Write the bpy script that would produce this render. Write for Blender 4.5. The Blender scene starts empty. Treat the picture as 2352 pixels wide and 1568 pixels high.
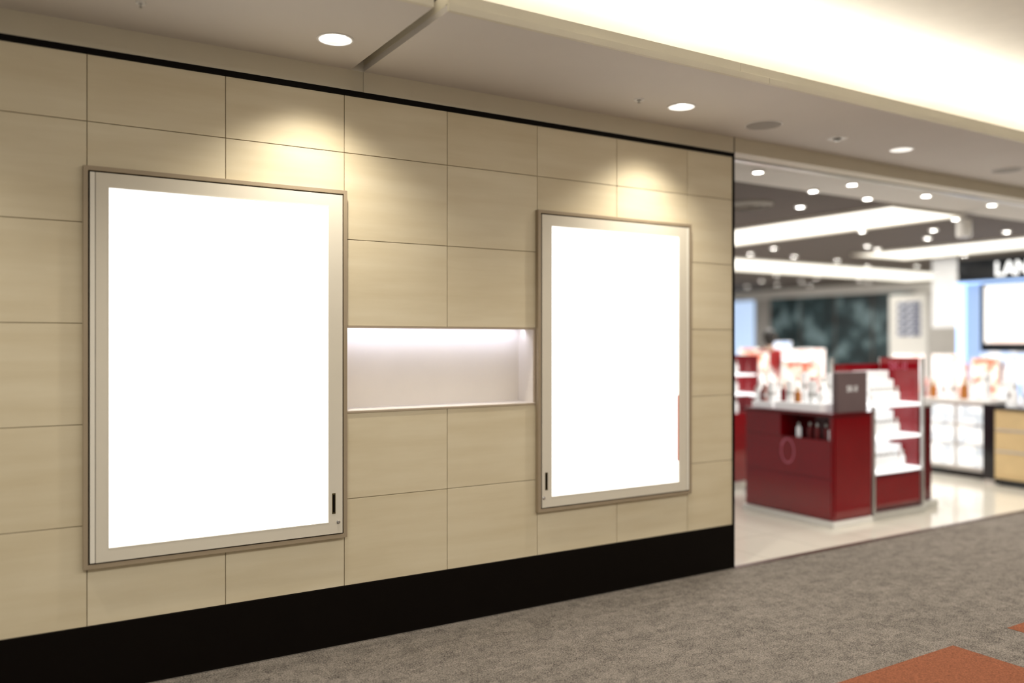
import bpy, bmesh, math, random
from mathutils import Vector, Matrix
random.seed(7)
S = bpy.context.scene
S.view_settings.view_transform = 'Standard'
S.view_settings.look = 'None'
COL = S.collection

# ------------------------------------------------------------ materials
def newmat(name):
    m = bpy.data.materials.new(name); m.use_nodes = True
    nt = m.node_tree
    return m, nt, nt.nodes['Principled BSDF']

def M(name, col, rough=.5, metal=0, emit=None, es=0, var=.05, scale=6, bump=0, alpha=1, spec=.5):
    m, nt, b = newmat(name)
    geo = nt.nodes.new('ShaderNodeNewGeometry')
    n = nt.nodes.new('ShaderNodeTexNoise'); n.inputs['Scale'].default_value = scale
    n.inputs['Detail'].default_value = 4
    nt.links.new(geo.outputs['Position'], n.inputs['Vector'])
    r = nt.nodes.new('ShaderNodeValToRGB')
    r.color_ramp.elements[0].position = .3; r.color_ramp.elements[1].position = .7
    r.color_ramp.elements[0].color = (*[c*(1-var) for c in col], 1)
    r.color_ramp.elements[1].color = (*[min(1, c*(1+var)) for c in col], 1)
    nt.links.new(n.outputs['Fac'], r.inputs['Fac'])
    nt.links.new(r.outputs['Color'], b.inputs['Base Color'])
    b.inputs['Roughness'].default_value = rough
    b.inputs['Metallic'].default_value = metal
    b.inputs['Specular IOR Level'].default_value = spec
    if emit:
        b.inputs['Emission Color'].default_value = (*emit, 1)
        b.inputs['Emission Strength'].default_value = es
    if alpha < 1:
        b.inputs['Alpha'].default_value = alpha
    if bump:
        n2 = nt.nodes.new('ShaderNodeTexNoise'); n2.inputs['Scale'].default_value = 220
        nt.links.new(geo.outputs['Position'], n2.inputs['Vector'])
        bp = nt.nodes.new('ShaderNodeBump'); bp.inputs['Strength'].default_value = bump
        bp.inputs['Distance'].default_value = .002
        nt.links.new(n2.outputs['Fac'], bp.inputs['Height'])
        nt.links.new(bp.outputs['Normal'], b.inputs['Normal'])
    return m

def math_node(nt, op, a=None, b=None, va=0, vb=0):
    n = nt.nodes.new('ShaderNodeMath'); n.operation = op
    n.inputs[0].default_value = va; n.inputs[1].default_value = vb
    if a is not None: nt.links.new(a, n.inputs[0])
    if b is not None: nt.links.new(b, n.inputs[1])
    return n.outputs[0]

TX0, TW, TZ0, TH = .3684, .5990, .304, .4495

def mat_tiles():
    m, nt, b = newmat('beige_wall_tile')
    g = nt.nodes.new('ShaderNodeNewGeometry')
    sp = nt.nodes.new('ShaderNodeSeparateXYZ'); nt.links.new(g.outputs['Position'], sp.inputs[0])
    cx = math_node(nt, 'FLOOR', math_node(nt, 'DIVIDE', math_node(nt, 'SUBTRACT', sp.outputs[0], None, 0, TX0), None, 0, TW))
    cz = math_node(nt, 'FLOOR', math_node(nt, 'DIVIDE', math_node(nt, 'SUBTRACT', sp.outputs[2], None, 0, TZ0), None, 0, TH))
    cc = nt.nodes.new('ShaderNodeCombineXYZ'); nt.links.new(cx, cc.inputs[0]); nt.links.new(cz, cc.inputs[1])
    wn = nt.nodes.new('ShaderNodeTexWhiteNoise'); wn.noise_dimensions = '2D'
    nt.links.new(cc.outputs[0], wn.inputs['Vector'])
    c2 = nt.nodes.new('ShaderNodeCombineXYZ')
    nt.links.new(math_node(nt, 'MULTIPLY', sp.outputs[0], None, 0, 1.3), c2.inputs[0])
    nt.links.new(math_node(nt, 'MULTIPLY', sp.outputs[2], None, 0, 13), c2.inputs[2])
    nt.links.new(math_node(nt, 'MULTIPLY', wn.outputs['Value'], None, 0, 30), c2.inputs[1])
    n = nt.nodes.new('ShaderNodeTexNoise'); n.inputs['Scale'].default_value = 1.0
    n.inputs['Detail'].default_value = 5; n.inputs['Roughness'].default_value = .55
    nt.links.new(c2.outputs[0], n.inputs['Vector'])
    n3 = nt.nodes.new('ShaderNodeTexNoise'); n3.inputs['Scale'].default_value = 2.2; n3.inputs['Detail'].default_value = 3
    nt.links.new(g.outputs['Position'], n3.inputs['Vector'])
    f = math_node(nt, 'ADD', math_node(nt, 'MULTIPLY', n.outputs['Fac'], None, 0, .62),
                  math_node(nt, 'ADD', math_node(nt, 'MULTIPLY', wn.outputs['Value'], None, 0, .12),
                            math_node(nt, 'MULTIPLY', n3.outputs['Fac'], None, 0, .3)))
    r = nt.nodes.new('ShaderNodeValToRGB')
    e = r.color_ramp.elements
    e[0].position = .34; e[0].color = (.60, .51, .345, 1)
    e[1].position = .70; e[1].color = (.70, .62, .455, 1)
    nt.links.new(f, r.inputs['Fac']); nt.links.new(r.outputs['Color'], b.inputs['Base Color'])
    b.inputs['Roughness'].default_value = .42
    b.inputs['Specular IOR Level'].default_value = .3
    return m

def mat_carpet(name, dark, light, patch=True):
    m, nt, b = newmat(name)
    g = nt.nodes.new('ShaderNodeNewGeometry')
    sp = nt.nodes.new('ShaderNodeSeparateXYZ'); nt.links.new(g.outputs['Position'], sp.inputs[0])
    fine = nt.nodes.new('ShaderNodeTexNoise'); fine.inputs['Scale'].default_value = 130; fine.inputs['Detail'].default_value = 3
    nt.links.new(g.outputs['Position'], fine.inputs['Vector'])
    mid = nt.nodes.new('ShaderNodeTexNoise'); mid.inputs['Scale'].default_value = 40; mid.inputs['Detail'].default_value = 4
    nt.links.new(g.outputs['Position'], mid.inputs['Vector'])
    def cells(sx, sy, off):
        w = nt.nodes.new('ShaderNodeTexNoise'); w.inputs['Scale'].default_value = 110; w.inputs['Detail'].default_value = 3
        nt.links.new(g.outputs['Position'], w.inputs['Vector'])
        wx = math_node(nt, 'MULTIPLY', math_node(nt, 'SUBTRACT', w.outputs['Fac'], None, 0, .5), None, 0, .06)
        X = math_node(nt, 'FLOOR', math_node(nt, 'MULTIPLY', math_node(nt, 'ADD', sp.outputs[0], wx), None, 0, sx))
        Y = math_node(nt, 'FLOOR', math_node(nt, 'MULTIPLY', math_node(nt, 'ADD', sp.outputs[1], wx), None, 0, sy))
        c = nt.nodes.new('ShaderNodeCombineXYZ'); nt.links.new(X, c.inputs[0]); nt.links.new(Y, c.inputs[1]); c.inputs[2].default_value = off
        wn = nt.nodes.new('ShaderNodeTexWhiteNoise'); nt.links.new(c.outputs[0], wn.inputs['Vector'])
        return wn.outputs['Value']
    a = cells(9, 22, 1.3); c = cells(26, 17, 7.7); d = cells(34, 48, 3.1)
    p = math_node(nt, 'ADD', math_node(nt, 'MULTIPLY', a, None, 0, .45),
                  math_node(nt, 'ADD', math_node(nt, 'MULTIPLY', c, None, 0, .35), math_node(nt, 'MULTIPLY', d, None, 0, .3)))
    f1 = math_node(nt, 'MULTIPLY', p, None, 0, .19 if patch else .0)
    f = math_node(nt, 'ADD', f1, math_node(nt, 'ADD', math_node(nt, 'MULTIPLY', fine.outputs['Fac'], None, 0, 1.0),
                                           math_node(nt, 'MULTIPLY', mid.outputs['Fac'], None, 0, .3)))
    r = nt.nodes.new('ShaderNodeValToRGB')
    r.color_ramp.elements[0].position = .50 if patch else .35
    r.color_ramp.elements[0].color = (*dark, 1)
    r.color_ramp.elements[1].position = 1.0 if patch else .9
    r.color_ramp.elements[1].color = (*light, 1)
    nt.links.new(f, r.inputs['Fac']); nt.links.new(r.outputs['Color'], b.inputs['Base Color'])
    b.inputs['Roughness'].default_value = .95; b.inputs['Specular IOR Level'].default_value = .1
    bp = nt.nodes.new('ShaderNodeBump'); bp.inputs['Strength'].default_value = .6; bp.inputs['Distance'].default_value = .004
    nt.links.new(fine.outputs['Fac'], bp.inputs['Height']); nt.links.new(bp.outputs['Normal'], b.inputs['Normal'])
    return m

def mat_shopfloor():
    m, nt, b = newmat('polished_floor_tile')
    g = nt.nodes.new('ShaderNodeNewGeometry')
    br = nt.nodes.new('ShaderNodeTexBrick'); br.offset = 0
    br.inputs['Scale'].default_value = 1; br.inputs['Brick Width'].default_value = .6; br.inputs['Row Height'].default_value = .6
    br.inputs['Mortar Size'].default_value = .004
    br.inputs['Color1'].default_value = (.76, .72, .63, 1); br.inputs['Color2'].default_value = (.68, .64, .56, 1)
    br.inputs['Mortar'].default_value = (.45, .42, .36, 1)
    nt.links.new(g.outputs['Position'], br.inputs['Vector'])
    nt.links.new(br.outputs['Color'], b.inputs['Base Color'])
    b.inputs['Roughness'].default_value = .10
    return m

def mat_print(name, c1, c2, c3, scale=5, es=.5):
    m, nt, b = newmat(name)
    tc = nt.nodes.new('ShaderNodeTexCoord')
    n = nt.nodes.new('ShaderNodeTexNoise'); n.inputs['Scale'].default_value = scale; n.inputs['Detail'].default_value = 2
    nt.links.new(tc.outputs['Object'], n.inputs['Vector'])
    r = nt.nodes.new('ShaderNodeValToRGB')
    e = r.color_ramp.elements
    e[0].position = .38; e[0].color = (*c1, 1); e[1].position = .62; e[1].color = (*c3, 1)
    k = e.new(.5); k.color = (*c2, 1)
    nt.links.new(n.outputs['Fac'], r.inputs['Fac'])
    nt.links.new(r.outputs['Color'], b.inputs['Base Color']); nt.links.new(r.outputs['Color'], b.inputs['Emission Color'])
    b.inputs['Emission Strength'].default_value = es  # emission added in the print's own colours; plain cards glow too
    return m

mTile = mat_tiles()
mJoint = M('tile_joint', (.30, .235, .145), .8)
mBlack = M('black_laminate', (.0035, .0022, .0015), .5, spec=.08)
mFascia = M('cream_painted_metal', (.70, .65, .53), .5, var=.02)
mCeil = M('ceiling_paint', (.66, .62, .575), .8, var=.02, scale=2)
mCeilHi = M('white_ceiling_paint', (.80, .76, .68), .8, var=.02)
mCeilShop = M('shop_ceiling_paint', (.62, .60, .56), .8, var=.02)
mTrim = M('bronze_beige_metal', (.34, .27, .185), .5, .1, var=.03, spec=.3)
mDoor = M('champagne_metal', (.68, .63, .53), .7, .0, var=.01, spec=.2)
mHinge = M('pale_champagne_metal', (.78, .74, .65), .6, .0, var=.01, spec=.25)
mDark = M('dark_gap', (.02, .015, .01), .8)
mScreen = M('lit_white_panel', (.9, .9, .9), .4, emit=(1, 1, 1), es=1.1, var=0)
mLock = M('aged_brass', (.10, .08, .035), .35, .8)
mChrome = M('chrome', (.6, .6, .6), .2, 1)
mNiche = M('niche_white_panel', (.79, .73, .65), .55, var=.015)
mNicheEdge = M('niche_edge_metal', (.42, .34, .25), .5, .2)
mWhite = M('white_paint', (.82, .81, .79), .4, var=.02)
mFarWall = M('far_wall_paint', (.50, .48, .46), .6, var=.03)
mSpk = M('speaker_mesh', (.34, .32, .29), .7, bump=.5)
mReflector = M('self_lit_reflector', (.62, .61, .60), .4, 0, emit=(1, .97, .92), es=.10)  # slight emission painted in for the lamp's glow on the reflector
mLamp = M('lamp_glow', (1, 1, 1), .5, emit=(1, .97, .90), es=5, var=0)
mSpotLamp = M('spot_glow', (1, 1, 1), .5, emit=(1, .97, .90), es=34, var=0)
mCarpet = mat_carpet('mottled_grey_carpet', (.036, .031, .026), (.315, .275, .235))
mOrange = mat_carpet('rust_orange_carpet', (.13, .045, .022), (.32, .115, .058), False)
mFloor2 = mat_shopfloor()
mThresh = M('threshold_bronze', (.09, .05, .04), .4, .5)
mTaupe = M('taupe_ceiling', (.10, .082, .072), .85, var=.03, scale=1)
mCove = M('cove_glow', (1, 1, 1), .6, emit=(1, .96, .84), es=1.4, var=0)
mRed = M('gloss_red_lacquer', (.20, .002, .006), .06, var=.05, spec=.7)
mRedDk = M('deep_red_lacquer', (.10, .002, .005), .12)
mSilver = M('brushed_aluminium', (.62, .62, .60), .3, .7)
mMauve = M('mauve_board', (.15, .105, .11), .5)
mGlow = M('lit_white_acrylic', (.9, .9, .9), .3, emit=(.95, .98, 1), es=1.1, var=0)
mGlowBlue = M('lit_blue_acrylic', (.4, .6, 1), .3, emit=(.42, .62, 1), es=1.5, var=0)
mWhiteBox = M('self_lit_white_carton', (.80, .80, .80), .4, emit=(1, 1, 1), es=.25)  # faint emission added; cartons, bottles, trays and banner glow without a lamp
mPinkBox = M('pink_carton', (.80, .45, .42), .4)
mGoldBox = M('gold_panel', (.66, .50, .27), .35, .2)
mBlackG = M('gloss_black', (.01, .012, .015), .12)
mGlassDk = mat_print('dark_glazing_painted_lights', (.008, .016, .018), (.022, .042, .046), (.11, .16, .17), 2.0, .3)  # pale glowing blotches painted in for lights reflected in the glass
mBlueP = M('pale_blue_lit_wall', (.5, .65, .9), .5, emit=(.55, .72, 1), es=.8)
mAmber = M('amber_glass', (.45, .16, .03), .15)
mOrangeInk = M('orange_ink', (.75, .10, .02), .5)
mPinkInk = M('pink_ink', (.42, .10, .15), .5, emit=(.7, .15, .25), es=.05)
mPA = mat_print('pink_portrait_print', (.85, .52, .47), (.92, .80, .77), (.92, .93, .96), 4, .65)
mPB = mat_print('blue_print', (.35, .5, .85), (.7, .78, .92), (.92, .92, .95), 4, .65)
mPC = mat_print('dark_text_print', (.03, .04, .10), (.12, .14, .24), (.55, .58, .66), 9, .2)
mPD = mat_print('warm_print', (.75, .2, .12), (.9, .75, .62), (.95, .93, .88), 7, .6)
mScreenP = mat_print('bright_video_image', (1, .80, .72), (1, .96, .93), (1, 1, 1), 1.2, .75)
mBlueWhite = M('blue_white_lit_panel', (.25, .36, .6), .4, emit=(.45, .65, 1), es=.35, var=.02)
mCabGlow = mat_print('lit_shelf_cabinet', (.55, .60, .66), (.85, .88, .92), (1, 1, 1), 6, .45)
mSkin = M('skin', (.62, .42, .32), .55)
mHair = M('dark_hair', (.015, .011, .009), .5)
mCloth = M('red_jacket_cloth', (.36, .02, .02), .8)
mTrouser = M('black_trouser_cloth', (.015, .015, .018), .8)

# ------------------------------------------------------------ geometry helpers
def add_box(bm, x0, x1, y0, y1, z0, z1, mi=0):
    vs = [bm.verts.new(p) for p in ((x0,y0,z0),(x1,y0,z0),(x1,y1,z0),(x0,y1,z0),(x0,y0,z1),(x1,y0,z1),(x1,y1,z1),(x0,y1,z1))]
    for f in ((3,2,1,0),(4,5,6,7),(0,1,5,4),(1,2,6,5),(2,3,7,6),(3,0,4,7)):
        bm.faces.new([vs[i] for i in f]).material_index = mi

def finish(name, bm, mats, parent=None, origin=True, bevel=0, smooth=False):
    if not isinstance(mats, (list, tuple)): mats = [mats]
    xs = [v.co for v in bm.verts]
    c = Vector((0, 0, 0))
    if origin:
        c = Vector([(min(p[i] for p in xs)+max(p[i] for p in xs))/2 for i in range(3)])
        if parent is None: c.z = min(p.z for p in xs)
        for v in bm.verts: v.co -= c
    me = bpy.data.meshes.new(name); bm.to_mesh(me); bm.free()
    for m in mats: me.materials.append(m)
    if smooth:
        for p in me.polygons: p.use_smooth = True
    o = bpy.data.objects.new(name, me); o.location = c; COL.objects.link(o)
    if parent:
        o.parent = parent; o.matrix_parent_inverse = Matrix.Translation(-parent.location)
    if bevel:
        b = o.modifiers.new('bevel', 'BEVEL'); b.width = bevel; b.segments = 2; b.limit_method = 'ANGLE'
    return o

def box(name, x0, x1, y0, y1, z0, z1, mat, parent=None, bevel=0, origin=True):
    bm = bmesh.new(); add_box(bm, x0, x1, y0, y1, z0, z1)
    return finish(name, bm, mat, parent, origin, bevel)

def boxes(name, lst, mat, parent=None, bevel=0, origin=True):
    bm = bmesh.new()
    for b in lst: add_box(bm, *b)
    return finish(name, bm, mat, parent, origin, bevel)

def frame(name, x0, x1, z0, z1, w, y0, y1, mat, parent=None, bevel=.002, w2=None):
    """rectangular picture-frame profile in the XZ plane, mitred"""
    bm = bmesh.new()
    o = [(x0,z0),(x1,z0),(x1,z1),(x0,z1)]
    i = [(x0+w,z0+w),(x1-w,z0+w),(x1-w,z1-w),(x0+w,z1-w)]
    V = {}
    for k, (pts) in enumerate((o, i)):
        for yy, tag in ((y0,'f'),(y1,'b')):
            for j, (x, z) in enumerate(pts): V[(k, tag, j)] = bm.verts.new((x, yy, z))
    for j in range(4):
        n = (j+1) % 4
        bm.faces.new([V[(0,'f',j)],V[(0,'f',n)],V[(1,'f',n)],V[(1,'f',j)]])
        bm.faces.new([V[(0,'b',n)],V[(0,'b',j)],V[(1,'b',j)],V[(1,'b',n)]])
        bm.faces.new([V[(0,'f',n)],V[(0,'f',j)],V[(0,'b',j)],V[(0,'b',n)]])
        bm.faces.new([V[(1,'f',j)],V[(1,'f',n)],V[(1,'b',n)],V[(1,'b',j)]])
    bmesh.ops.recalc_face_normals(bm, faces=bm.faces)
    return finish(name, bm, mat, parent, True, bevel)

def lathe(name, prof, loc, mats, parent=None, seg=32, midx=None, axis='Z', smooth=True):
    """prof list of (r,z); midx material index per segment"""
    bm = bmesh.new(); rings = []
    for r, z in prof:
        if r < 1e-6: rings.append([bm.verts.new((0, 0, z))])
        else: rings.append([bm.verts.new((r*math.cos(2*math.pi*k/seg), r*math.sin(2*math.pi*k/seg), z)) for k in range(seg)])
    for i in range(len(rings)-1):
        a, b = rings[i], rings[i+1]
        for k in range(seg):
            n = (k+1) % seg
            if len(a) == 1 and len(b) == 1: continue
            if len(a) == 1: f = bm.faces.new([a[0], b[n], b[k]])
            elif len(b) == 1: f = bm.faces.new([a[k], a[n], b[0]])
            else: f = bm.faces.new([a[k], a[n], b[n], b[k]])
            if midx: f.material_index = midx[i]
    bmesh.ops.recalc_face_normals(bm, faces=bm.faces)
    if axis == 'Y': bmesh.ops.rotate(bm, verts=bm.verts, cent=(0,0,0), matrix=Matrix.Rotation(math.pi/2, 3, 'X'))
    if axis == 'X': bmesh.ops.rotate(bm, verts=bm.verts, cent=(0,0,0), matrix=Matrix.Rotation(-math.pi/2, 3, 'Y'))
    bmesh.ops.translate(bm, verts=bm.verts, vec=Vector(loc))
    o = finish(name, bm, mats, parent, True)
    for p in o.data.polygons: p.use_smooth = smooth
    if smooth:
        try: o.data.set_sharp_from_angle(angle=math.radians(35))
        except Exception: pass
    return o

def text(name, s, size, loc, facing, mat, parent=None, ext=.004, off=0, align='LEFT', tall=1):
    cu = bpy.data.curves.new(name, 'FONT'); cu.body = s; cu.size = size; cu.extrude = ext; cu.offset = off; cu.align_x = align
    t = bpy.data.objects.new(name+'_tmp', cu); COL.objects.link(t)
    dg = bpy.context.evaluated_depsgraph_get()
    me = bpy.data.meshes.new_from_object(t.evaluated_get(dg))
    bpy.data.objects.remove(t)
    R = Matrix(((0,0,-1),(-1,0,0),(0,tall,0))) if facing == '-x' else Matrix(((1,0,0),(0,0,-1),(0,tall,0)))
    bm = bmesh.new(); bm.from_mesh(me); bpy.data.meshes.remove(me)
    bmesh.ops.transform(bm, matrix=R.to_4x4(), verts=bm.verts)
    bmesh.ops.translate(bm, verts=bm.verts, vec=Vector(loc))
    for f in bm.faces: f.material_index = 0
    return finish(name, bm, mat, parent)

def empty(name, loc, label=None, cat=None, group=None):
    e = bpy.data.objects.new(name, None); e.location = loc; e.empty_display_size = .1; COL.objects.link(e)
    if label: e['label'] = label
    if cat: e['category'] = cat
    if group: e['group'] = group
    return e

def tag(o, label, cat, group=None):
    o['label'] = label; o['category'] = cat
    if group: o['group'] = group
    return o

def struct(o, label=None):
    o['kind'] = 'structure'
    if label: o['label'] = label
    return o

def copy_thing(o, loc, rotz=0):
    n = o.copy(); n.location = loc; n.rotation_euler = (0, 0, rotz); COL.objects.link(n)
    for c in o.children:
        k = c.copy(); k.parent = n; COL.objects.link(k)
    return n

def cut_holes(o, holes, z0, z1):
    """circular holes through a slab"""
    bm = bmesh.new()
    for (x, y, r) in holes:
        bmesh.ops.create_cone(bm, cap_ends=True, segments=48, radius1=r, radius2=r, depth=z1-z0,
                              matrix=Matrix.Translation((x, y, (z0+z1)/2)))
    me = bpy.data.meshes.new('tmp_cut'); bm.to_mesh(me); bm.free()
    c = bpy.data.objects.new('tmp_cut', me); COL.objects.link(c)
    md = o.modifiers.new('holes', 'BOOLEAN'); md.object = c; md.operation = 'DIFFERENCE'; md.solver = 'EXACT'
    dg = bpy.context.evaluated_depsgraph_get()
    nm = bpy.data.meshes.new_from_object(o.evaluated_get(dg))
    o.modifiers.clear(); o.data = nm
    bpy.data.objects.remove(c)

def skinned(name, pts, edges, mat, parent, root=0, sub=2):
    """continuous tapering surface grown from a joint graph; pts = (x,y,z,rx,ry) relative to parent"""
    me = bpy.data.meshes.new(name); me.from_pydata([p[:3] for p in pts], edges, [])
    o = bpy.data.objects.new(name, me); COL.objects.link(o)
    sk = o.modifiers.new('skin', 'SKIN'); sk.use_smooth_shade = True
    if not me.skin_vertices:
        bpy.context.view_layer.objects.active = o
        with bpy.context.temp_override(object=o, active_object=o): bpy.ops.mesh.customdata_skin_add()
    for i, p in enumerate(pts):
        v = me.skin_vertices[0].data[i]; v.radius = (p[3], p[4] if len(p) > 4 else p[3]); v.use_root = (i == root)
    sb = o.modifiers.new('sub', 'SUBSURF'); sb.levels = sub; sb.render_levels = sub
    dg = bpy.context.evaluated_depsgraph_get()
    nm = bpy.data.meshes.new_from_object(o.evaluated_get(dg))
    o.modifiers.clear(); o.data = nm
    nm.materials.clear(); nm.materials.append(mat)
    for p in nm.polygons: p.use_smooth = True; p.material_index = 0
    o.parent = parent
    return o

# ------------------------------------------------------------ shell
XE = 4.393        # end of tiled wall
NX0, NX1, NZ0, NZ1 = 1.5662, 2.7645, 1.2045, 1.6515   # niche opening
bm = bmesh.new()
g = .0017
for i in range(-8, 8):
    x0, x1 = TX0+i*TW, TX0+(i+1)*TW
    x1 = min(x1, XE-.012)
    if x0 >= XE-.02: continue
    for j in range(0, 6):
        z0, z1 = TZ0+j*TH, min(TZ0+(j+1)*TH, 2.851)
        if j == 2 and i in (2, 3): continue
        add_box(bm, x0+g, x1-g, 0, .008, z0+g, z1-g, 0)
for b in ((-4.4, NX0, .0078, .25, 0, 2.987), (NX1, XE, .0078, .25, 0, 2.987),
          (NX0, NX1, .0078, .25, 0, NZ0), (NX0, NX1, .0078, .25, NZ1, 2.987), (NX0, NX1, .215, .25, NZ0, NZ1)):
    add_box(bm, *b, 1)
w = finish('wall_back', bm, [mTile, mJoint], origin=False)
md = w.modifiers.new('bevel', 'BEVEL'); md.width = .0010; md.segments = 1; md.limit_method = 'ANGLE'
struct(w, 'beige stone-look tiled wall with thin joints')

nb = [(NX0, NX1, .200, .2145, NZ0, NZ1), (NX0, NX0+.008, .0, .2, NZ0, NZ1), (NX1-.008, NX1, .0, .2, NZ0, NZ1),
      (NX0+.008, NX1-.008, -.003, .2, NZ0, NZ0+.007), (NX0+.008, NX1-.008, .0, .2, NZ1-.004, NZ1)]
struct(boxes('wall_niche', nb, mNiche, origin=False), 'white-lined recessed display niche in the tiled wall')
nf = [(NX0, NX1, -.006, -.0005, NZ0-.005, NZ0+.004), (NX0, NX1, -.006, -.0005, NZ1-.009, NZ1+.002), (NX1-.024, NX1-.016, -.004, .012, NZ0+.0075, NZ1-.01)]
struct(boxes('trim_1', nf, mNicheEdge, origin=False), 'thin metal edging of the wall niche')

struct(box('baseboard_back', -4.4, XE-.012, -.006, .0075, 0, TZ0, mBlack, bevel=.001), 'tall black skirting along the tiled wall')
struct(box('trim_2', -4.4, XE, -.008, .0075, 2.851, 2.878, mBlack, bevel=.001), 'black metal strip above the tiles')
struct(boxes('trim_3', [(XE-.012, XE+.003, -.008, .25, 0, 2.851), (XE+.0002, XE+.003, -.008, .25, 2.851, 2.987)], mBlack), 'black metal corner edge of the tiled wall')
struct(boxes('trim_4', [(-4.4, 1.600, -.003, .0075, 2.878, 2.987), (1.672, XE, -.003, .0075, 2.878, 2.987),
                        (1.600, 1.672, .004, .0075, 2.878, 2.987)], mFascia), 'cream fascia band between tiles and ceiling')
struct(box('trim_5', XE+.003, 16, -.003, .12, 2.885, 2.987, mFascia), 'cream header over the shop opening')

struct(box('floor', -4.4, 20, -8, 0, -.05, 0, mCarpet, origin=False), 'mottled grey-brown patterned carpet')
f = box('floor', XE, 20, 0, 14, -.05, 0, mFloor2, origin=False); struct(f, 'glossy pale beige stone shop floor')
struct(box('trim_6', XE, 20, -.02, .028, 0, .004, mThresh), 'dark bronze threshold strip')
for (x0, x1) in ((2.74, 4.24), (4.754, 6.25)):
    o = box('carpet_tile', x0, x1, -3.2, -1.665, 0, .002, mOrange)
    tag(o, 'rust-orange carpet inset laid in the grey carpet', 'carpet', 'orange carpet insets')
struct(box('trim_7', -4.4, XE, -.010, -.0062, 0, .006, mChrome), 'thin metal line where skirting meets carpet')

CH = 2.987
pl = box('ceiling', -4.4, 1.600, -.955, 0, CH, CH+.03, mCeil, origin=False)
cut_holes(pl, [(1.378, -.386, .079), (-.79, -.386, .079)], 2.9, 3.1); struct(pl, 'taupe-white dropped ceiling panel')
pr = box('ceiling', 1.672, 16, -.955, 0, CH, CH+.03, mCeil, origin=False)
cut_holes(pr, [(3.55, -.386, .079), (5.72, -.386, .079), (7.89, -.386, .079)], 2.9, 3.1); struct(pr, 'taupe-white dropped ceiling panel')
struct(boxes('trim_8', [(-4.4, 1.600, -.975, -.955, CH, CH+.034), (-4.4, 1.600, -.962, -.945, CH+.034, CH+.085), (1.588, 1.600, -.945, -.002, CH+.0305, CH+.085)], mFascia, bevel=.001), 'cream edge profile of the dropped ceiling')
struct(boxes('trim_9', [(1.672, 3.649, -.975, -.955, CH, CH+.034), (3.651, 16, -.975, -.955, CH, CH+.034),
                        (1.672, 3.439, -.962, -.945, CH+.034, CH+.085), (3.441, 16, -.962, -.945, CH+.034, CH+.085),
                        (1.672, 1.684, -.945, -.002, CH+.0305, CH+.085)], mFascia, bevel=.001), 'cream stepped edge profile of the dropped ceiling')
struct(box('trim_10', 1.586, 1.686, -.85, -.002, CH+.086, CH+.10, mTaupe), 'cap added over the ceiling slot to block cove light')  # added so cove light cannot leak down and the slot stays dim
struct(box('ceiling', -4.4, 20, -8, 0, 3.42, 3.47, mCeilHi, origin=False), 'cream upper ceiling washed by cove light')
struct(box('wall_bulkhead', -4.4, 16, .0, .12, 2.987, 3.42, mCeilHi, origin=False), 'upper bulkhead above the header')
struct(box('wall_front', -4.4, 20, -8.2, -8, -.05, 3.47, mFascia, origin=False), 'cream corridor wall opposite')

SH = 2.95
struct(box('ceiling', XE+.003, 20, .12, 1.0, SH, SH+.05, mCeilShop, origin=False), 'white shop entrance ceiling')
struct(box('ceiling', XE+.003, 20, 1.0, 14, SH+.01, SH+.06, mTaupe, origin=False), 'taupe shop ceiling')
struct(box('trim_11', XE+.003, 16, .28, .32, SH-.035, SH, mSilver), 'grey shutter track across the shop opening')
struct(box('wall_far', 18, 18.2, 0, 14, -.05, 3.1, mFarWall, origin=False), 'pale grey far wall of the shop')
struct(box('wall_side', XE, 18, 14, 14.2, -.05, 3.1, mWhite, origin=False), 'white side wall of the shop')
struct(box('trim_12', 17.9, 18, 5.5, 14, 2.73, 2.955, mWhite), 'white header over the glazed shopfront')

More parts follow.
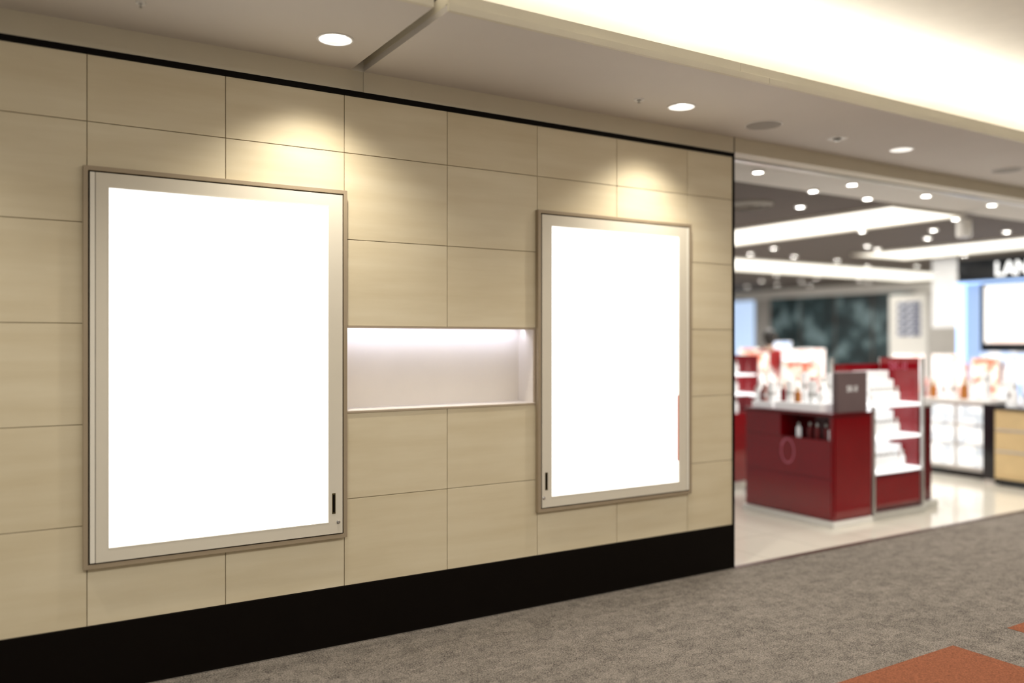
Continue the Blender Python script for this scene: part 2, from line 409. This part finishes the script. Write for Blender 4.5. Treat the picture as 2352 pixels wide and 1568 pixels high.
# ------------------------------------------------------------ lightboxes
def lightbox(x0, hinge_left, label):
    x1 = x0+1.221; z0, z1 = .563, 2.350
    e = empty('advertising_lightbox', ((x0+x1)/2, 0, z0), label, 'poster frame', 'blank lightboxes on the tiled wall')
    frame('outer_trim', x0, x1, z0, z1, .020, -.032, -.0005, mTrim, e, .0015)
    box('backing', x0+.019, x1-.019, -.010, -.0006, z0+.019, z1-.019, mDark, e)
    dx0, dx1, dz0, dz1 = x0+.027, x1-.027, z0+.027, z1-.027
    hx = .020
    if hinge_left:
        hb = (dx0, dx0+hx); fx0, fx1 = dx0+hx+.003, dx1
    else:
        hb = (dx1-hx, dx1); fx0, fx1 = dx0, dx1-hx-.003
    h = box('hinge_strip', hb[0], hb[1], -.036, -.0101, dz0, dz1, mHinge, e, .002); h['label'] = 'pale champagne hinge profile'
    sx0, sx1, sz0, sz1 = (x0+.103, x0+1.119, .650, 2.259) if hinge_left else (x0+.094, x0+1.106, .650, 2.259)
    bmf = bmesh.new()
    for b in ((fx0, sx0, dz0, dz1), (sx1, fx1, dz0, dz1), (sx0, sx1, dz0, sz0), (sx0, sx1, sz1, dz1)):
        add_box(bmf, b[0], b[1], -.034, -.0102, b[2], b[3])
    bmesh.ops.remove_doubles(bmf, verts=bmf.verts, dist=1e-5)
    finish('door_frame', bmf, mDoor, e)
    frame('door_lip', sx0-.003, sx1+.003, sz0-.003, sz1+.003, .0032, -.0352, -.030, mHinge, e, 0)
    p = box('light_panel', sx0+.0003, sx1-.0003, -.030, -.0105, sz0+.0003, sz1-.0003, mScreen, e); p['label'] = 'blank glowing white panel'
    kx = dx1-.047 if hinge_left else dx0+.029
    k = box('lock_plate', kx-.009, kx+.009, -.0362, -.034, .692, .797, mLock, e, .001); k['label'] = 'dark brass recessed pull'
    box('pull_slot', kx-.0045, kx+.0045, -.0368, -.0362, .700, .789, mBlack, e)
    cx = dx1-.0225 if hinge_left else dx0+.011
    lathe('lock_knob', [(.0095, 0), (.0095, .004), (.006, .007), (.004, .0072), (.003, .005), (0, .005)], (cx, -.0338, .6475), mChrome, e, 20, axis='Y')
    return e, sx1
lightbox(.350, True, 'blank white lit poster box, champagne metal frame, beside a niche')
e2, sx = lightbox(2.750, False, 'blank white lit poster box, champagne frame, beside shop opening')
p = box('poster_edge', sx-.010, sx-.0004, -.0306, -.030, .79, 1.22, mOrangeInk, e2); p['label'] = 'thin orange-red sliver of printed poster'

e = empty('led_strip_light', (2.165, .045, NZ1-.004), 'slim cool-white strip light under the niche top', 'light')
box('housing', NX0+.02, NX1-.03, .035, .055, NZ1-.0085, NZ1-.004, mSilver, e)
def area(name, loc, rot, sx, sy, power, col=(1, .965, .90), parent=None, spread=math.pi):
    l = bpy.data.lights.new(name, 'AREA'); l.shape = 'RECTANGLE'; l.size = sx; l.size_y = sy; l.energy = power; l.color = col; l.spread = spread
    o = bpy.data.objects.new(name, l); o.location = loc; o.rotation_euler = rot; COL.objects.link(o)
    if parent: o.parent = parent; o.matrix_parent_inverse = Matrix.Translation(-parent.location)
    return o
area('niche_lamp', (2.165, .13, NZ1-.006), (math.radians(30), 0, 0), 1.15, .012, 1.75, (.72, .76, 1.0), e)

# ------------------------------------------------------------ downlights, speakers, sprinklers
def downlight(x, y, on=True):
    e = empty('recessed_downlight', (x, y, CH), 'white-rimmed round recessed downlight glowing in the ceiling panel', 'ceiling light', 'ceiling downlights')
    lathe('rim', [(.077, 0), (.086, 0), (.0865, -.003), (.079, -.005), (.0765, -.003), (.077, 0)], (x, y, CH-.0001), mWhite, e, 48)
    lathe('reflector', [(.0775, 0), (.073, .014), (.066, .032)], (x, y, CH-.002), mReflector, e, 48)
    lathe('lamp', [(0, .052), (.03, .05), (.052, .044), (.0658, .032), (.066, .06), (0, .07)], (x, y, CH-.0015), mLamp, e, 40)
    l = bpy.data.lights.new('downlight_beam', 'SPOT'); l.energy = 92; l.color = (1, .93, .80); l.spot_size = math.radians(118); l.spot_blend = 1.0; l.shadow_soft_size = .05
    o = bpy.data.objects.new('downlight_beam', l); o.location = (x, y, CH-.012); COL.objects.link(o)
    o.parent = e; o.matrix_parent_inverse = Matrix.Translation(-e.location)
for x in (-.79, 1.378, 3.55, 5.72, 7.89): downlight(x, -.386)

for (x, y, r) in ((4.300, -.351, .121), (7.139, -.388, .121)):
    e = empty('ceiling_speaker', (x, y, CH), 'round grey mesh ceiling speaker', 'speaker', 'ceiling speakers')
    lathe('grille', [(0, -.012), (r*.6, -.011), (r*.9, -.007), (r*.94, -.002), (r*.94, 0)], (x, y, CH), mSpk, e, 48)
    lathe('rim', [(r*.93, -.001), (r*.945, -.008), (r, -.004), (r, 0)], (x, y, CH), mWhite, e, 48)

def sprinkler(x, y, r, label):
    e = empty('ceiling_sprinkler', (x, y, CH), label, 'sprinkler')
    lathe('escutcheon', [(r*.45, -.001), (r*.5, -.006), (r*.92, -.006), (r, 0)], (x, y, CH), mWhite, e, 40)
    lathe('recess', [(0, -.001), (r*.5, -.001), (r*.5, -.004)], (x, y, CH), mDark, e, 32)
    lathe('head', [(0, -.022), (r*.28, -.022), (r*.30, -.018), (r*.12, -.014), (r*.12, -.001)], (x, y, CH), mChrome, e, 24)
sprinkler(5.022, -.364, .072, 'white-flanged ceiling sprinkler with metal head')
sprinkler(3.232, -.371, .033, 'small white-flanged ceiling sprinkler')
sprinkler(.537, -.372, .020, 'tiny grey ceiling sprinkler near the tiled wall')

area('cove_lamp', (8.8, -.78, CH+.075), (math.pi, 0, 0), 14.2, .12, 112, (1, .965, .87))
area('cove_lamp', (-1.4, -.78, CH+.075), (math.pi, 0, 0), 5.8, .12, 38, (1, .965, .87))
area('corridor_fill', (1.5, -4.6, 3.38), (0, 0, 0), 9, 1.6, 255)  # unseen soft fill added to brighten the wall, no fitting behind it
area('corridor_fill', (9.5, -4.6, 3.38), (0, 0, 0), 6, 1.6, 125)  # second unseen fill, added further along the corridor

# ------------------------------------------------------------ shop ceiling fittings
def cove(x0, x1, y0, y1, label):
    e = empty('ceiling_light_panel', ((x0+x1)/2, (y0+y1)/2, SH), label, 'ceiling light', 'luminous ceiling coves')
    box('glow_panel', x0+.03, x1-.03, y0+.03, y1-.03, SH-.004, SH+.0095, mCove, e)
    boxes('frame', [(x0, x1, y0, y0+.03, SH-.02, SH+.0095), (x0, x1, y1-.03, y1, SH-.02, SH+.0095),
                    (x0, x0+.03, y0+.03, y1-.03, SH-.02, SH+.0095), (x1-.03, x1, y0+.03, y1-.03, SH-.02, SH+.0095)], mCeilHi, e)
cove(7.75, 9.05, 1.06, 5.4, 'long warm-white luminous ceiling cove')
cove(9.2, 17.6, 5.75, 7.4, 'long warm-white luminous ceiling cove')
cove(11.6, 13.0, 1.2, 4.4, 'broad warm-white luminous ceiling cove')

spots = [(5.281,.585),(6.401,.537),(6.38,.93),(7.068,1.644),(7.163,.93),(7.487,.538),(8.546,.508),(9.291,2.532),
         (10.661,2.528),(10.797,3.536),(11.3,3.722),(9.871,4.443),(13.3,3.563),(13.685,5.6),(16.2,10.83),(16.45,10.1),
         (17.38,9.88),(10.874,1.606),(9.25,1.30),(17.4,8.24),(7.3,3.1),(11.2,8.3),(13.3,8.6),(14.9,9.2),(12.3,5.2),(15.4,8.1),(14.4,5.1),
         (9.7,.6),(9.95,2.0),(10.2,5.2),(9.3,5.3),(11.1,5.1),(10.3,.9),(9.6,8.0),(10.4,9.3),(12.2,9.4),(12.4,7.8),(13.9,7.9),(14.6,10.3),
         (15.9,8.9),(16.6,7.9),(15.5,5.2),(16.7,4.8),(13.6,2.2),(14.7,3.3),(15.8,3.0),(12.0,11.0),(14.0,11.6)]
s0 = empty('shop_spotlight', (0, 0, 0), 'small round glowing shop ceiling spotlight', 'ceiling light', 'shop ceiling spotlights')
lathe('ring', [(.036, 0), (.040, -.018), (.052, -.014), (.056, 0)], (0, 0, 0), mWhite, s0, 24)
lathe('lens', [(0, -.012), (.037, -.012), (.037, 0)], (0, 0, 0), mSpotLamp, s0, 24)
for i, (x, y) in enumerate(spots):
    z = SH if y < 1 else SH+.01
    if i == 0: s0.location = (x, y, z)
    else: copy_thing(s0, (x, y, z))
for c in s0.children: c.matrix_parent_inverse = Matrix.Identity(4)

e = empty('ceiling_vent', (6.51, 1.82, SH+.01), 'round grey ringed air diffuser in the taupe shop ceiling', 'vent')
lathe('plate', [(0, -.006), (.24, -.006), (.24, .001), (0, .001)], (6.51, 1.82, SH+.01), mSpk, e, 40)
for k, r in enumerate((.24, .17, .10)):
    lathe('ring', [(r-.03, -.03+.004*k), (r, -.014), (r, -.0062), (r-.03, -.0062), (r-.03, -.03+.004*k)], (6.51, 1.82, SH+.01), mSpk, e, 40)
e = empty('hanging_speaker', (8.9, 1.0, SH), 'small white fitting hung from the shop ceiling', 'speaker')
lathe('body', [(0, 0), (.06, 0), (.075, .012), (.075, .17), (.06, .19), (0, .19)], (8.9, 1.0, 2.69), mWhite, e, 28)
lathe('stem', [(.012, 0), (.012, .07)], (8.9, 1.0, 2.88), mWhite, e, 12)

# ------------------------------------------------------------ products
def bottle(x, y, z, h, r, mb, mc, label='small cosmetic bottle with a cap'):
    o = lathe('cosmetic_bottle', [(0, 0), (r*.95, 0), (r, .01*h), (r, .6*h), (r*.9, .66*h), (r*.4, .72*h), (r*.4, .76*h), (r*.5, .76*h), (r*.5, .98*h), (r*.42, h), (0, h)],
              (x, y, z), [mb, mc], None, 16, [0, 0, 0, 0, 0, 0, 1, 1, 1, 1])
    return tag(o, label, 'bottle', 'cosmetics on display')
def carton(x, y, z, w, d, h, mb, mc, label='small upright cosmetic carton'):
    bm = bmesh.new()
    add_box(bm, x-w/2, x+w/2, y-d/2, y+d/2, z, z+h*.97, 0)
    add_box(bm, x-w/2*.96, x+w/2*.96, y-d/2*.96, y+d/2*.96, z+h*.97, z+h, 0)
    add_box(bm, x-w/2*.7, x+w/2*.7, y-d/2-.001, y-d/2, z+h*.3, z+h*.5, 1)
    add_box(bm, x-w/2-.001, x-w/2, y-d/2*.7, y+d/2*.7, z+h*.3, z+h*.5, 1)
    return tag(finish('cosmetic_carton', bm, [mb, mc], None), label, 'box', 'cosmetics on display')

bW = bottle(6.66, .60, .431, .15, .022, mWhiteBox, mSilver, 'white cosmetic bottle with silver cap')
bA = bottle(9.62, 1.15, .9, .13, .03, mAmber, mGoldBox, 'amber perfume bottle with gold cap')
bR = bottle(6.12, 1.30, .985, .16, .025, mRed, mSilver, 'red cosmetic bottle with silver cap')
cW = carton(6.72, .72, .431, .06, .05, .19, mWhiteBox, mSilver, 'white upright cosmetic carton')
cP = carton(9.7, 1.25, .9, .06, .05, .15, mPinkBox, mWhiteBox, 'pink upright cosmetic carton')

# ------------------------------------------------------------ red counter
e = empty('makeup_counter', (6.305, .945, 0), 'glossy red makeup counter on a pale plinth at the shop entrance', 'counter')
box('plinth', 6.03, 6.565, .44, 1.45, 0, .05, mWhite, e, .004)
boxes('body', [(6.05, 6.56, .46, 1.43, .055, .73), (6.30, 6.56, .46, 1.43, .73, .93), (6.05, 6.30, 1.02, 1.43, .73, .93), (6.05, 6.30, .46, .50, .73, .93)], mRed, e, .004)
box('countertop', 6.04, 6.57, .45, 1.44, .931, .96, mRedDk, e, .004)
box('recess_lining', 6.29, 6.2995, .505, 1.015, .731, .929, mRedDk, e)
for k, (z0, z1) in enumerate(((.08, .40), (.41, .72))):
    box('side_panel', 6.042, 6.0495, .475, 1.415, z0, z1, mRed, e, .002)
box('front_panel', 6.07, 6.545, .452, .4595, .08, .92, mRed, e, .002)
bm = bmesh.new()   # ring emblem with a hooked tail
N, nn = 44, 8
def ringpt(a):
    th_ = a*2*math.pi/(N-1)*1.12+.4
    rr = 1-.10*a/N
    return .935+.075*rr*math.cos(th_), .60+.11*rr*math.sin(th_)
vs = []
for a in range(N):
    cy, cz = ringpt(a); th_ = a*2*math.pi/(N-1)*1.12+.4
    vs.append([bm.verts.new((6.0405+.002*math.cos(b*2*math.pi/nn), cy+.007*math.sin(b*2*math.pi/nn)*math.cos(th_), cz+.007*math.sin(b*2*math.pi/nn)*math.sin(th_))) for b in range(nn)])
for a in range(N-1):
    for b in range(nn): bm.faces.new([vs[a][b], vs[a+1][b], vs[a+1][(b+1)%nn], vs[a][(b+1)%nn]])
bmesh.ops.recalc_face_normals(bm, faces=bm.faces)
r = finish('emblem', bm, mPinkInk, e); r['label'] = 'faint pink looped emblem'
for k, (y, m) in enumerate(((.56, 1), (.63, 0), (.70, 0), (.80, 0), (.90, 1))):
    o = copy_thing(bW if m else bR, (6.15+.03*(k % 2), y, .731)); o.scale = (1, 1, .8)

e = empty('counter_sign', (6.325, .52, .961), 'mauve box sign with pale lettering on the red counter', 'sign')
box('board', 6.13, 6.53, .48, .53, .961, 1.31, mMauve, e, .004)
text('lettering', 'SK-II', .075, (6.325, .4795, 1.14), '-y', mWhiteBox, e, .001, align='CENTER')

def tray(x, y, w, d, h, label):
    e = empty('display_tray', (x, y, .961), label, 'display stand', 'white counter display trays')
    boxes('tray', [(x-w/2, x+w/2, y-d/2, y+d/2, .961, .961+h*.35), (x, x+w/2, y-d/2, y+d/2, .961+h*.35, .961+h*.7),
                   (x+w*.3, x+w/2, y-d/2, y+d/2, .961+h*.7, .961+h)], mWhiteBox, e, .003)
    return e
tray(6.27, .88, .34, .50, .20, 'white stepped counter display tray')
tray(6.27, 1.28, .34, .24, .16, 'white stepped counter display tray')
for k in range(6): copy_thing([bW, cW, bW, bA, cW, bR][k], (6.15, .67+.08*k, 1.0315))
for k in range(5): copy_thing([cW, bW, cP, cW, bW][k], (6.32, .68+.095*k, 1.1015))
for k in range(4): copy_thing([cW, cP, bR, bW][k], (6.14, 1.19+.055*k, 1.0175))

def poster(x, y, z, w, h, mp, label, facing='-x', txt=None, tm=None):
    """framed card standing on a surface"""
    e = empty('display_poster', (x, y, z), label, 'poster', None)
    t = .012
    box('board', x, x+t, y-w/2, y+w/2, z+.01, z+h, mWhite, e, .003)
    box('print', x-.002, x-.0002, y-w/2+.012, y+w/2-.012, z+.024, z+h-.012, mp, e)
    box('foot', x-.03, x+.05, y-w*.35, y+w*.35, z, z+.0098, mSilver, e)
    return e
poster(6.49, 1.17, .961, .46, .42, mPD, 'white counter card with orange-red print', '-x')

# ------------------------------------------------------------ red shelf unit
e = empty('display_shelf', (6.95, .68, 0), 'red and silver open display shelf stocked with white cosmetics', 'shelf')
box('base', 6.58, 7.34, .44, .92, 0, .07, mSilver, e, .004)
box('drawer_box', 6.60, 7.32, .48, .90, .071, .39, mRedDk, e, .003)
box('drawer_front', 6.64, 7.28, .466, .4795, .11, .36, mRed, e, .003)
for x in (6.585, 7.305):
    for y in (.455, .885): box('post', x, x+.025, y, y+.025, .0705, 1.0 if (y < .6 and x < 7) else 1.42, mSilver, e)
box('back_panel', 6.615, 7.28, .88, .90, .39, 1.36, mRed, e)
b = box('side_panel', 7.282, 7.304, .49, .878, .392, 1.42, mRed, e); b['label'] = 'tall red side panel'
for z in (.40, .70, .985):
    s = box('shelf', 6.612, 7.280, .462, .878, z, z+.028, mGlow, e, .002); s['label'] = 'glowing white acrylic shelf'
text('lettering', 'SK-II', .10, (7.2815, .69, 1.31), '-x', mPinkInk, e, .0005, align='CENTER')
for z in (.4285, .7285, 1.0135):
    for k in range(7):
        o = copy_thing(cW, (6.80+.068*k, .78, z)); o.scale = (.9, 1, 1.25 if z < 1 else 1.5)
    for k in range(7):
        copy_thing(bW, (6.66+.062*k, .53, z))
    for k in range(6):
        o = copy_thing(cW, (6.72+.075*k, .65, z)); o.scale = (.9, .9, 1.1)
cW.location = (7.22, .66, .4285); bW.location = (7.16, .56, .4285)

e = empty('display_pedestal', (7.52, .85, 0), 'dark red display pedestal on a silver base', 'display stand')
box('base', 7.37, 7.70, .55, 1.2, 0, .07, mSilver, e, .004)
box('body', 7.40, 7.67, .60, 1.15, .0705, .95, mRedDk, e, .004)
box('top', 7.39, 7.68, .59, 1.16, .9505, .975, mSilver, e, .003)
for k in range(4): copy_thing(bW, (7.45+.05*k, .70, .9755))

def tower(x0, x1, y0, y1, h, label):
    e = empty('display_tower', ((x0+x1)/2, (y0+y1)/2, 0), label, 'display stand', 'red display towers')
    box('plinth', x0, x1, y0, y1, 0, .07, mSilver, e, .004)
    box('cabinet', x0+.01, x1-.01, y0+.01, y1-.01, .071, .80, mRed, e, .004)
    box('back_panel', x1-.04, x1-.015, y0+.01, y1-.01, .801, h, mRed, e, .003)
    for z in (.99, 1.2): box('shelf', x0+.03, x1-.041, y0+.02, y1-.02, z, z+.02, mGlow, e, .002)
    for y in (y0+.012, y1-.032): box('post', x0+.01, x0+.028, y, y+.02, .801, 1.215, mSilver, e)
tower(6.75, 7.15, 2.25, 3.2, 1.42, 'red display tower with glowing shelves and white bottles')
for z in (.801, 1.0105, 1.2205):
    for k in range(6): copy_thing(bW, (6.87, 2.33+.14*k, z))

e = empty('acrylic_stand', (6.85, 1.93, 0), 'slim glowing acrylic product stand', 'display stand')
box('base', 6.7, 7.0, 1.80, 2.06, 0, .05, mSilver, e, .004)
for y in (1.82, 2.02): box('post', 6.84, 6.86, y, y+.02, .0505, 1.1, mSilver, e)
for z in (.25, .5, .75, 1.0): box('shelf', 6.74, 6.96, 1.841, 2.019, z, z+.018, mGlow, e, .002)
for z in (.2685, .5185, .7685, 1.0185):
    for k in range(2): copy_thing(bW, (6.79+.09*k, 1.93, z))

# ------------------------------------------------------------ generic counters
def counter(x0, x1, y0, y1, h, mb, label, mf=None, top=None):
    e = empty('display_counter', ((x0+x1)/2, (y0+y1)/2, 0), label, 'counter', 'shop display counters')
    box('plinth', x0+.03, x1-.03, y0+.03, y1-.03, 0, .08, mBlackG, e)
    box('body', x0, x1, y0, y1, .081, h-.03, mb, e, .004)
    box('worktop', x0-.02, x1+.02, y0-.02, y1+.02, h-.0295, h, top or mWhite, e, .004)
    if mf:
        n = max(1, round((y1-y0)/.45)); w = (y1-y0)/n
        for k in range(n):
            box('front_panel', x0-.006, x0-.0005, y0+k*w+.02, y0+(k+1)*w-.02, .13, h-.07, mf, e, .001)
            for zz in (.37, .60): box('shelf_lip', x0-.014, x0-.0065, y0+k*w+.02, y0+(k+1)*w-.02, zz, zz+.02, mSilver, e)
    return e
counter(9.62, 10.15, 1.12, 2.7, .90, mSilver, 'white counter with glowing front panels and perfume testers', mCabGlow)
counter(9.35, 9.9, .15, .92, .86, mGoldBox, 'gold-fronted display counter with dark top', mGoldBox, mBlackG)
box_o = empty('cabinet_end', (9.62, 1.03, 0), 'narrow gloss black cabinet between counters', 'cabinet')
box('body', 9.40, 9.9, .95, 1.08, .05, .88, mBlackG, box_o, .004); box('plinth', 9.42, 9.88, .96, 1.07, 0, .049, mSilver, box_o)
counter(8.7, 9.3, 3.1, 4.9, .92, mWhite, 'white counter crowded with cosmetics and cards', mPA)
counter(11.3, 11.9, 4.9, 8.0, .95, mWhite, 'white counter crowded with cosmetics and cards', mGlow)
counter(12.0, 12.6, .1, 3.2, 1.0, mWhite, 'white counter below the lit brand wall', mCabGlow)
counter(13.6, 14.2, 8.2, 11.4, .95, mRed, 'red counter deep inside the shop', mRed)

cands = [bA, bW, cP, bR, cW, bW, cW, cP]
def fill(x0, x1, y0, y1, z, n, sc=1.3):
    for k in range(n):
        o = copy_thing(random.choice(cands), (x0+(x1-x0)*(.15+.7*(k % 2)), y0+(y1-y0)*(k+.5)/n, z)); s = sc*random.uniform(.8, 1.2); o.scale = (s, s, s*1.2)
bA.location = (9.70, 2.64, .90); cP.location = (9.80, 2.55, .90); bR.location = (6.20, 1.27, 1.0175)
fill(9.68, 9.85, 1.18, 2.45, .90, 20)
fill(9.42, 9.55, .2, .88, .86, 8)
fill(8.75, 8.95, 3.15, 4.85, .92, 20, 1.6)
fill(11.35, 11.6, 4.95, 7.95, .95, 30, 1.9)
fill(12.05, 12.3, .5, 3.05, 1.0, 18, 1.5)
fill(13.65, 13.9, 8.25, 11.35, .95, 24, 1.9)

poster(10.02, 2.38, .90, .46, .52, mPA, 'portrait advert card in soft pink tones on a white counter')
poster(10.02, 1.86, .90, .42, .52, mPA, 'portrait advert card in soft pink tones on a white counter')
poster(10.02, 1.40, .90, .34, .48, mPD, 'warm red and cream advert card on a white counter')
poster(9.66, .60, .86, .50, .60, mPB, 'pale blue portrait advert card on the gold counter')
poster(9.15, 3.45, .92, .45, .55, mPA, 'tall pale pink advert card on a white counter')
poster(9.15, 4.15, .92, .5, .50, mPD, 'red and white advert card on a white counter')
poster(9.15, 4.65, .92, .3, .42, mPA, 'small pale pink advert card on a white counter')
poster(11.8, 5.3, .95, .5, .5, mPA, 'wide pale pink advert card on a white counter')
poster(11.8, 6.0, .95, .5, .62, mPB, 'pale blue advert card on a white counter')
poster(11.8, 6.7, .95, .5, .5, mPD, 'warm red and cream advert card on a white counter')
poster(11.8, 7.5, .95, .5, .45, mPB, 'pale blue advert card on a white counter')

# brand wall
e = empty('brand_wall', (12.75, 1.6, 0), 'black brand wall with white letters, blue-lit frame and large screen', 'display wall')
box('panel', 12.66, 12.9, .1, 3.27, 0, 2.80, mBlackG, e, .005)
box('header', 12.50, 12.6595, .1, 3.20, 2.475, 2.80, mBlackG, e, .004)
text('lettering', 'LANCOME', .25, (12.495, 2.64, 2.53), '-x', mGlow, e, .01, .003, tall=1.15)
frame_l = boxes('lit_frame', [(12.58, 12.659, 3.15, 3.27, 1.0, 2.47), (12.58, 12.659, .1, 3.1495, 2.44, 2.47)], mGlowBlue, e); frame_l['label'] = 'glowing blue frame profile'
box('lit_panel', 12.64, 12.659, 2.94, 3.1495, 1.0, 2.4395, mBlueWhite, e)
s = box('screen', 12.62, 12.635, .2, 2.86, 1.55, 2.40, mScreenP, e); s['label'] = 'bright screen image'
box('screen_bezel', 12.636, 12.659, .15, 2.915, 1.44, 2.435, mBlackG, e)
box('lower_panel', 12.62, 12.659, .12, 2.915, 1.0, 1.42, mPB, e)

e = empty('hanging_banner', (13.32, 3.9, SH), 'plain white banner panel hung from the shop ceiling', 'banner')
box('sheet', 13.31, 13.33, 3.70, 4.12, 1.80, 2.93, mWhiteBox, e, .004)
box('rail', 13.30, 13.34, 3.69, 4.13, 2.931, SH+.0095, mSilver, e)

# far wall features
e = empty('glazed_shopfront', (17.96, 9.6, 0), 'dark green tinted glazing with metal mullions at the far wall', 'window')
box('glazing', 17.95, 17.995, 7.5, 11.6, .05, 2.725, mGlassDk, e)
for y in (7.45, 8.5, 9.55, 10.6, 11.6): box('mullion', 17.93, 17.999, y, y+.03, 0, 2.725, mTaupe, e)
e = empty('lit_wall_panel', (17.95, 12.6, 0), 'pale blue glowing wall panel', 'light panel')
box('panel', 17.95, 17.999, 12.2, 13.3, .5, 2.70, mBlueP, e); box('frame', 17.96, 17.9995, 12.1, 13.4, .4, 2.725, mSilver, e)
e = empty('information_board', (15.5, 5.9, 0), 'white freestanding information board with dark printed rows', 'sign')
box('board', 15.5, 15.56, 5.60, 6.40, .1, 2.5, mWhite, e, .004)
for r_ in range(5): box('print', 15.492, 15.4995, 5.72, 6.22, 1.68+.14*r_, 1.79+.14*r_, mPC, e)
box('foot', 15.35, 15.7, 5.65, 6.35, 0, .0995, mSilver, e)

# ------------------------------------------------------------ shopper
def person(x, y, rz, label):
    e = empty('person', (x, y, 0), label, 'person')
    P = [(0,0,.93,.125,.095),(0,0,1.10,.115,.085),(0,0,1.28,.14,.095),(0,.01,1.42,.07,.06),(0,.005,1.49,.05,.05),(0,-.012,1.56,.062,.075),(0,0,1.64,.078,.095),(0,.01,1.71,.058,.07)]
    E = [(0,1),(1,2),(2,3),(3,4),(4,5),(5,6),(6,7)]
    for s in (-1, 1):
        b = len(P)
        P += [(s*.165,0,1.385,.058),(s*.21,.02,1.13,.042),(s*.20,-.10,.94,.028),(s*.195,-.14,.905,.030,.018),
              (s*.09,0,.87,.085),(s*.10,-.01,.49,.055),(s*.10,.02,.09,.036),(s*.11,-.10,.035,.034),(s*.112,-.17,.028,.026),
              (s*.150,-.150,.89,.010),(s*.140,-.175,.872,.008)]
        E += [(3,b),(b,b+1),(b+1,b+2),(b+2,b+3),(0,b+4),(b+4,b+5),(b+5,b+6),(b+6,b+7),(b+7,b+8),(b+3,b+9),(b+9,b+10)]
        for k in range(4):
            f = len(P); dx = (k-1.5)*.014; L = (.055,.066,.062,.048)[k]
            P += [(s*.195+dx,-.14-L*.7,.885,.0085),(s*.195+dx,-.14-L,.862,.007)]
            E += [(b+3,f),(f,f+1)]
    skinned('body', P, E, mSkin, e)
    J = [(0,0,.86,.145,.115),(0,0,1.10,.132,.10),(0,0,1.28,.155,.112),(0,.01,1.41,.085,.07)]; JE = [(0,1),(1,2),(2,3)]
    for s in (-1, 1):
        b = len(J); J += [(s*.165,0,1.385,.072),(s*.21,.02,1.13,.056),(s*.201,-.08,.97,.042)]; JE += [(3,b),(b,b+1),(b+1,b+2)]
    skinned('jacket', J, JE, mCloth, e)
    T = [(0,0,.92,.135,.105)]; TE = []
    for s in (-1, 1):
        b = len(T); T += [(s*.09,0,.85,.098),(s*.10,-.01,.49,.07),(s*.10,.02,.10,.055)]; TE += [(0,b),(b,b+1),(b+1,b+2)]
    skinned('trousers', T, TE, mTrouser, e)
    bmh = bmesh.new()
    bmesh.ops.create_uvsphere(bmh, u_segments=28, v_segments=18, radius=1)
    for v in bmh.verts:
        c = v.co
        drop = 1.35 if (c.z < 0 and c.y > -.1) else 1.0
        front = .62 if (c.y < -.2 and c.z < .35) else 1.0
        v.co = Vector((c.x*.098*front, .022+c.y*.118*(front if c.y < 0 else 1), 1.655+c.z*.118*drop))
    bmh.normal_update()
    meh = bpy.data.meshes.new('hair'); bmh.to_mesh(meh); bmh.free(); meh.materials.append(mHair)
    for p in meh.polygons: p.use_smooth = True
    oh = bpy.data.objects.new('hair', meh); COL.objects.link(oh); oh.parent = e
    for s in (-1, 1):
        o = lathe('eye', [(0,-.008),(.006,-.006),(.009,0),(.006,.006),(0,.008)], (0,0,0), mHair, None, 12); o.parent = e; o.location = (s*.03,-.088,1.63)
        o = lathe('ear', [(0,-.028),(.010,-.02),(.013,0),(.009,.02),(0,.026)], (0,0,0), mSkin, None, 12); o.parent = e; o.location = (s*.088,-.005,1.61)
    o = lathe('nose', [(0,.03),(.006,.015),(.012,-.005),(.008,-.014),(0,-.015)], (0,0,0), mSkin, None, 12); o.parent = e; o.location = (0,-.097,1.605)
    o = lathe('mouth', [(0,-.005),(.018,-.003),(.018,.003),(0,.005)], (0,0,0), mPinkBox, None, 12); o.parent = e; o.location = (0,-.080,1.565)
    e.rotation_euler = (0, 0, rz)
person(10.25, 4.85, math.radians(120), 'standing person with dark hair and red jacket behind a counter')

for (x, y, p, sz) in ((6.5, .9, 55, 1.2), (8.4, 3.0, 80, 1.6), (10.6, 1.4, 50, 1.4), (11, 5.5, 100, 2), (15, 9, 140, 3), (14.8, 3, 65, 2)):
    area('shop_lamp', (x, y, SH-.06), (0, 0, 0), sz, sz, p, (1, .975, .93))

wd = bpy.data.worlds.new('World'); S.world = wd; wd.use_nodes = True
bg = wd.node_tree.nodes['Background']; bg.inputs[0].default_value = (1, .97, .91, 1); bg.inputs[1].default_value = .35

th = math.atan2(3160, 1947)
cd = bpy.data.cameras.new('camera'); cd.sensor_width = 36; cd.lens = 1947/2352*36
cd.dof.use_dof = True; cd.dof.focus_distance = 4.3; cd.dof.aperture_fstop = .5
cd.clip_start = .05
cam = bpy.data.objects.new('camera', cd); cam.location = (0, -4.2, 1.572)
cam.rotation_euler = (math.pi/2, 0, th-math.pi/2)
COL.objects.link(cam); S.camera = cam
